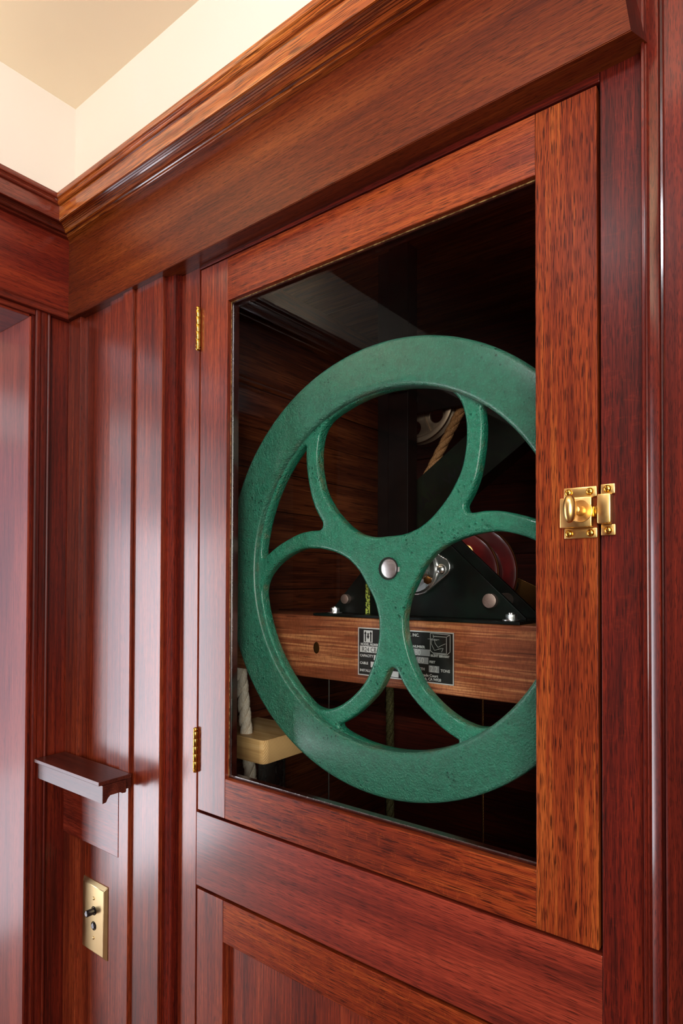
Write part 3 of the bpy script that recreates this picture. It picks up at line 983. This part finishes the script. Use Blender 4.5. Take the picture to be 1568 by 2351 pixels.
# ================================================================== WINDING DRUM
DX, DZ = 0.6130, 0.0125
dr = empty('winding_drum', (DX, 0.25, DZ))
tag(dr, 'dark red winding drum with round flanges behind the green bracket', 'drum')
def flange(R_, y0):
    obj('drum_flange', lathe([(0.0, 0.0), (R_ - 0.005, 0.0), (R_ - 0.001, 0.0014), (R_, 0.0035), (R_ - 0.001, 0.0056), (R_ - 0.005, 0.007), (0.0, 0.007)], (DX, y0, DZ), (0, 1, 0), 72), M['red'], dr, smooth=35)
    obj('flange_rim', lathe([(R_ + 0.0001, 0.0018), (R_ + 0.0010, 0.0025), (R_ + 0.0010, 0.0045), (R_ + 0.0001, 0.0052)], (DX, y0, DZ), (0, 1, 0), 72), M['bronze'], dr, smooth=35)
flange(0.0560, 0.2200)
flange(0.0680, 0.2560)
obj('drum_core', cyl((DX, 0.2272, DZ), (0, 1, 0), 0.048, 0.0287, 64), M['red'], dr, smooth=40)
ncx, ncz = 0.6240, 0.0406
nt = lathe([(0.0105, 0.0), (0.0105, 0.002), (0.0085, 0.003), (0.0085, 0.001), (0.0, 0.001)], (ncx, 0.2199, ncz), (0, -1, 0), 28)
cyl((ncx, 0.2190, ncz), (0, -1, 0), 0.0062, 0.0055, 6, bm=nt, bev=0.0005)
obj('hub_nut', nt, M['brass'], dr, smooth=30)

rb = empty('bearing_bracket', (0.70, 0.30, -0.03))
tag(rb, 'brown brass slanted rear bracket with a bolt, right of the red drum', 'bracket')
tri2 = [(-0.0245, -0.0375), (-0.0245, 0.0290), (-0.016, 0.0240), (0.080, -0.0190), (0.080, -0.0375)]
obj('slanted_plate', flat_shape(tri2, [], 0.2700, 0.2750, 0.0008, (0.6700, -0.0075)), M['bronze'], rb, smooth=30)
obj('foot', box(0.640, 0.760, 0.2660, 0.3200, -0.0451, -0.0452 + 0.0065, 0.0008), M['bronze'], rb)
obj('bearing_seat', cyl((0.6670, 0.2699, -0.0035), (0, -1, 0), 0.0120, 0.0030, 32, bev=0.0006), M['post'], rb, smooth=40)
obj('bolt', lathe([(0.0042, 0), (0.0042, 0.003), (0.003, 0.005), (0, 0.0055)], (0.6670, 0.2669, -0.0025), (0, -1, 0), 24), M['brass_bright'], rb, smooth=50)
obj('rear_bearer', box(0.615, XRR - 0.004, 0.2655, 0.3400, -0.1200, -0.0452, 0.001), M['back_x'], rb)

# ================================================================== NAME PLATE
npl = empty('data_plate', (0.591, 0.1149, -0.093))
tag(npl, 'black and silver maker data plate screwed to the beam behind the spokes', 'sign')
PX0, PX1, PZ0, PZ1 = 0.5160, 0.6595, -0.1260, -0.0620
yp = 0.1140
obj('plate', box(PX0, PX1, yp, 0.11485, PZ0, PZ1, 0), M['plate_black'], npl)
bo = box(PX0, PX1, yp - 0.0002, yp, PZ1 - 0.0014, PZ1, 0)
box(PX0, PX1, yp - 0.0002, yp, PZ0, PZ0 + 0.0014, 0, bm=bo)
box(PX0, PX0 + 0.0014, yp - 0.0002, yp, PZ0 + 0.0014, PZ1 - 0.0014, 0, bm=bo)
box(PX1 - 0.0014, PX1, yp - 0.0002, yp, PZ0 + 0.0014, PZ1 - 0.0014, 0, bm=bo)
obj('border', bo, M['plate_silver'], npl)
ty = yp - 0.0002
tx = bmesh.new()
def T(s, size, x, zz, bold=0.00012, sq=1.0):
    join(tx, text_bm(s, size, x, zz, ty, 0.0001, bold, squeeze=sq))
W_ = PX1 - PX0
fx = lambda f: PX0 + f * W_
fz_ = lambda f: PZ1 - f * (PZ1 - PZ0)
T('MODEL NUMBER', 0.0046, fx(0.030), fz_(0.370), sq=0.92)
T('CAPACITY', 0.0046, fx(0.022), fz_(0.610))
T('CABLE', 0.0046, fx(0.022), fz_(0.765))
T('INSTALLED', 0.0046, fx(0.022), fz_(0.918))
T('DISTRIBUTION, INC.', 0.0052, fx(0.34), fz_(0.115), sq=0.98)
T('DUMBWAITER', 0.0052, fx(0.345), fz_(0.205), sq=0.98)
T('SERIAL NUMBER', 0.0044, fx(0.50), fz_(0.335))
T('FEET', 0.0040, fx(0.765), fz_(0.610))
T('FT', 0.0040, fx(0.605), fz_(0.610))
T('STRENGTH', 0.0044, fx(0.565), fz_(0.765))
T('TONS', 0.0048, fx(0.875), fz_(0.765))
T('Cascade Court', 0.0048, fx(0.645), fz_(0.880))
T('Rohnert Park, CA 94928', 0.0048, fx(0.575), fz_(0.950), sq=0.9)
T('SILENT SERVANT', 0.0036, fx(0.778), fz_(0.485), sq=0.95)
obj('lettering', tx, M['plate_silver'], npl)
wn_ = bmesh.new()
def Wn(a, b2, c, d):
    box(fx(a), fx(b2), yp - 0.00015, yp, fz_(d), fz_(c), 0, bm=wn_)
Wn(0.022, 0.33, 0.385, 0.515); Wn(0.18, 0.34, 0.555, 0.665); Wn(0.145, 0.34, 0.70, 0.815); Wn(0.26, 0.45, 0.85, 0.965)
obj('bright_window', wn_, M['plate_silver'], npl)
wn_ = bmesh.new()
Wn(0.545, 0.770, 0.355, 0.485); Wn(0.635, 0.755, 0.510, 0.640); Wn(0.760, 0.860, 0.660, 0.790)
obj('grey_window', wn_, M['plate_grey'], npl)
ss = bmesh.new()
def St(s, size, x, zz):
    join(ss, text_bm(s, size, x, zz, yp - 0.00017, 0.00008, 0.0, squeeze=0.85))
St('R24 CB', 0.0088, fx(0.045), fz_(0.500))
obj('stamped_code', ss, M['plate_black'], npl)
ss = bmesh.new()
St('580', 0.0105, fx(0.585), fz_(0.478)); St('60', 0.0105, fx(0.650), fz_(0.630)); St('2.2', 0.0105, fx(0.770), fz_(0.780))
obj('stamped_figures', ss, M['plate_silver'], npl)
lg = bmesh.new()
box(fx(0.065), fx(0.165), yp - 0.00015, yp, fz_(0.305), fz_(0.055), 0, bm=lg)
obj('logo_ground', lg, M['plate_silver'], npl)
lg = bmesh.new()
for s in (-1, 1):
    cx_ = fx(0.115) + s * 0.0044
    prism([(cx_ - 0.0010, fz_(0.290)), (cx_ + 0.0010, fz_(0.290)), (cx_ + 0.0010, fz_(0.130)), (cx_ + 0.0021, fz_(0.130)), (cx_, fz_(0.070)), (cx_ - 0.0021, fz_(0.130)), (cx_ - 0.0010, fz_(0.130))], yp - 0.0003, yp - 0.00016, 1, bm=lg)
cx_ = fx(0.115)
prism([(cx_ - 0.0011, fz_(0.110)), (cx_ + 0.0011, fz_(0.110)), (cx_ + 0.0011, fz_(0.175)), (cx_ + 0.0024, fz_(0.175)), (cx_, fz_(0.240)), (cx_ - 0.0024, fz_(0.175)), (cx_ - 0.0011, fz_(0.175))], yp - 0.0003, yp - 0.00016, 1, bm=lg)
obj('logo_arrows', lg, M['plate_black'], npl)
ln = bmesh.new()
def line(ax, az, bx, bz, w=0.0006):
    a, b2 = Vector((fx(ax), fz_(az))), Vector((fx(bx), fz_(bz)))
    d = (b2 - a).normalized()
    nn = Vector((-d.y, d.x)) * w / 2
    a -= d * w / 2; b2 += d * w / 2
    prism([tuple(a + nn), tuple(b2 + nn), tuple(b2 - nn), tuple(a - nn)], ty - 0.00012, ty, 1, bm=ln)
for a in ((0.80, 0.09, 0.93, 0.09), (0.93, 0.09, 0.93, 0.41), (0.93, 0.41, 0.80, 0.41), (0.93, 0.09, 0.965, 0.045), (0.775, 0.035, 0.965, 0.045), (0.965, 0.045, 0.965, 0.37),
          (0.965, 0.37, 0.935, 0.43), (0.80, 0.41, 0.775, 0.37), (0.775, 0.035, 0.775, 0.37), (0.935, 0.43, 0.805, 0.43)):
    line(*a)
for a in ((0.80, 0.06, 0.81, 0.10), (0.81, 0.10, 0.80, 0.13), (0.75, 0.145, 0.86, 0.15), (0.775, 0.16, 0.84, 0.165), (0.79, 0.13, 0.785, 0.24), (0.785, 0.24, 0.815, 0.36), (0.815, 0.14, 0.82, 0.22),
          (0.82, 0.22, 0.85, 0.30), (0.85, 0.30, 0.88, 0.26), (0.88, 0.26, 0.92, 0.22), (0.85, 0.33, 0.90, 0.31), (0.90, 0.31, 0.885, 0.38), (0.815, 0.36, 0.86, 0.33)):
    line(*a, 0.0004)
obj('picture_mark', ln, M['plate_silver'], npl)

# ================================================================== ROPES, BLOCK, CABLES
r1 = rope('rope', [(0.266, 0.0800, 0.40), (0.2690, 0.1246, -0.099), (0.2735, 0.1490, -0.3217), (0.2765, 0.160, -0.50)], 0.0108, 0.070, M['rope_white'])
tag(r1, 'thick white twisted cotton rope at the left, passing through a pine block', 'rope', 'hoisting ropes')
blk = empty('rope_block', (0.28, 0.15, -0.28))
tag(blk, 'pale pine timber block around the white rope at lower left', 'wood block')
bx_ = bmesh.new()
prism([(0.202, 0.1200), (0.3240, 0.1200), (0.3300, 0.1225), (0.3326, 0.1290), (0.3326, 0.2350), (0.3220, 0.2350), (0.202, 0.2350)], -0.2835, -0.2468, 2, bm=bx_)
bmesh.ops.bevel(bx_, geom=list(bx_.edges), offset=0.0008, segments=2, affect='EDGES')
bo_ = obj('timber', bx_, [M['pine'], M['pine_end']], blk)
for p_ in bo_.data.polygons:
    if p_.normal.x > 0.4:
        p_.material_index = 1

cb = tag(obj('cable', cyl((0.3924, 0.2, -0.95), (0, 0, 1), 0.0014, 0.83, 10), M['steel_dull']), 'thin grey steel cable hanging below the pine block side of the beam', 'cable', 'steel cables')
cb.name = 'steel_cable'
bpy.data.objects.remove(cb)
c1 = rope('steel_cable', [(0.3924, 0.2050, -0.1390), (0.3924, 0.2050, -0.70)], 0.0014, 0.009, M['steel_wire'])
tag(c1, 'thin steel cable hanging near the pine block, left of the wheel bottom', 'cable', 'steel cables')
c2 = rope('steel_cable', [(0.6552, 0.2050, -0.1390), (0.6552, 0.2050, -0.70)], 0.0015, 0.011, M['bronze'])
tag(c2, 'thin brown steel cable hanging at right below the beam', 'cable', 'steel cables')
r3 = rope('rope', [(0.4456, 0.30, -0.16), (0.4490, 0.30, -0.75)], 0.0072, 0.050, M['cord_green'])
tag(r3, 'olive green rope hanging in shadow behind the wheel centre', 'rope', 'hoisting ropes')

# rails and posts
gr = empty('guide_rail', (0.235, 0.27, FLOOR))
tag(gr, 'grey steel guide rail standing below the pine block', 'rail')
obj('web', box(0.2012, 0.2480, 0.2560, 0.2600, FLOOR, -0.2850, 0.0004), M['steel_dull'], gr)
obj('lip', box(0.2012, 0.2040, 0.2360, 0.2560, FLOOR, -0.2850, 0.0004), M['chrome'], gr)
obj('lip', box(0.2452, 0.2480, 0.2360, 0.2560, FLOOR, -0.2850, 0.0004), M['chrome'], gr)
p1 = tag(obj('steel_post', box(0.4200, 0.4440, 0.3000, 0.3240, -0.045, ZTOP - 0.002, 0.001), M['post']), 'black steel post behind the wheel, left one of the pair', 'post', 'black posts behind the wheel')
p2 = tag(obj('steel_post', box(0.4445, 0.4830, 0.2950, 0.3240, -0.045, ZTOP - 0.002, 0.001), M['post']), 'black steel post behind the wheel, wider right one beside the pulley', 'post', 'black posts behind the wheel')
obj('standing_foot', box(0.415, 0.488, 0.290, 0.340, -0.052, -0.0455, 0.001), M['post'], p2)
tag(obj('support_beam', box(XL + 0.002, 0.560, 0.2890, 0.3410, -0.1400, -0.0525, 0.001), M['back_x']), 'dark timber bearer under the black steel posts', 'beam')

# pulley
pu = empty('rope_pulley', (0.4934, 0.31, 0.293))
tag(pu, 'dark metal pulley with round holes on a black bracket at the top', 'pulley')
PXc, PZc, PR = 0.4645, 0.3080, 0.0697
hl = [circle(0.0125, 28, (0.043 * math.cos(math.radians(a)), 0.043 * math.sin(math.radians(a)))) for a in (-101, -37, 27, 91, 155, -155)]
obj('sheave_web', flat_shape(circle(PR - 0.004, 96), hl, 0.3600, 0.3660, 0.0010, (PXc, PZc)), M['sheave'], pu, smooth=35)
obj('sheave_rim', lathe([(PR - 0.008, 0.0), (PR - 0.002, 0.0), (PR, 0.0015), (PR - 0.002, 0.003), (PR - 0.010, 0.010), (PR - 0.002, 0.018), (PR, 0.0195), (PR - 0.002, 0.021), (PR - 0.008, 0.021), (PR - 0.014, 0.0105), (PR - 0.008, 0.0)], (PXc, 0.3520, PZc), (0, 1, 0), 80), M['sheave'], pu, smooth=50)
obj('spoke_rib', prism([(PXc + 0.0052, PZc - 0.014), (PXc + 0.0082, PZc - 0.013), (PXc + 0.0262, PZc - 0.055), (PXc + 0.0232, PZc - 0.056)], 0.3575, 0.3599, 1), M['sheave'], pu)
obj('bracket_arm', box(0.440, 0.610, 0.3400, 0.3450, 0.2850, 0.3520, 0.001), M['post'], pu)
ab = lathe([(0.0082, 0), (0.0082, 0.004), (0.0064, 0.005), (0.0064, 0.009), (0.0045, 0.0095), (0.0042, 0.006), (0, 0.006)], (PXc + 0.002, 0.3400, PZc + 0.001), (0, -1, 0), 28)
obj('axle_bolt', ab, M['steel_dull'], pu, smooth=40)
obj('axle', cyl((PXc, 0.3455, PZc), (0, 1, 0), 0.008, 0.04, 24), M['steel_dull'], pu, smooth=40)
sc = empty('chrome_fitting', (0.455, 0.29, 0.33))
tag(sc, 'bright metal fitting just under the wheel rim, above the posts', 'fitting')
obj('fitting_body', box(0.4610, 0.4880, 0.2700, 0.2945, 0.3095, 0.3450, 0.003), M['steel_dull'], sc, smooth=40)
obj('fitting_cap', cyl((0.4745, 0.282, 0.3452), (0, 0, 1), 0.009, 0.008, 24, bev=0.001), M['steel_dull'], sc, smooth=40)

r4 = rope('rope', [(0.5560, 0.3640, 0.3080), (0.5420, 0.3640, 0.2830), (0.4810, 0.3640, 0.1830), (0.4300, 0.3640, 0.0995)], 0.0086, 0.060, M['rope_tan'])
tag(r4, 'tan twisted rope slanting down from the pulley', 'rope', 'hoisting ropes')

an = empty('steel_angle', (0.51, 0.34, 0.16))
tag(an, 'dark green-black diagonal steel brace with stamped black letters', 'brace')
A0, A1 = Vector((0.4200, 0.1400)), Vector((0.660, 0.3060))
dv = (A1 - A0).normalized(); nv = Vector((dv.y, -dv.x))
pts = [A0, A1, A1 + nv * 0.075, A0 + nv * 0.075]
obj('web', prism([tuple(p) for p in pts], 0.3480, 0.3520, 1), M['angle'], an)
pts = [A0 + nv * 0.072, A1 + nv * 0.072, A1 + nv * 0.075, A0 + nv * 0.075]
obj('lip', prism([tuple(p) for p in pts], 0.3521, 0.3900, 1), M['angle'], an)
tp = A0 + dv * 0.030 + nv * 0.048
obj('stencil', text_bm('SAIK  W1777', 0.026, tp.x, tp.y, 0.3478, 0.0001, 0.0003, math.atan2(dv.y, dv.x)), M['angle_ink'], an)

# ================================================================== WINDOW OF THE ADJOINING ROOM
wn = struct(empty('window_1', (-1.62, -1.2, 0)))
for ya, yb2, za, zb2, mt in ((-1.78, -1.22, -1.44, 0.28, 'pane_bright'), (-1.78, -1.22, 0.31, 0.76, 'pane_sky'),
                             (-1.18, -0.60, -1.44, -0.78, 'pane_ground'), (-1.18, -0.60, -0.75, 0.55, 'pane_trees'), (-1.18, -0.60, 0.58, 0.76, 'pane_sky')):
    obj('window_pane', box(-1.640, -1.635, ya, yb2, za, zb2, 0), M[mt], wn)
wf = box(-1.66, -1.60, -1.82, -1.78, -1.48, 0.80, 0)
box(-1.66, -1.60, -0.60, -0.56, -1.48, 0.80, 0, bm=wf)
box(-1.66, -1.60, -1.22, -1.18, -1.44, 0.76, 0, bm=wf)
box(-1.66, -1.60, -1.78, -0.60, 0.76, 0.80, 0, bm=wf)
box(-1.66, -1.60, -1.78, -0.60, -1.48, -1.44, 0, bm=wf)
obj('window_frame', wf, M['plaster'], wn)
aw = box(-1.72, -1.66, -3.2, -1.82, FLOOR, ZC, 0)
box(-1.72, -1.66, -0.56, 0.1, FLOOR, ZC, 0, bm=aw)
box(-1.72, -1.66, -1.82, -0.56, FLOOR, -1.48, 0, bm=aw)
box(-1.72, -1.66, -1.82, -0.56, 0.80, ZC, 0, bm=aw)
struct(obj('wall_adjoining', aw, M['plaster']))
struct(obj('wall_adjoining_back', box(-1.66, -0.145, 0.0, 0.06, FLOOR, ZC, 0), M['plaster']))
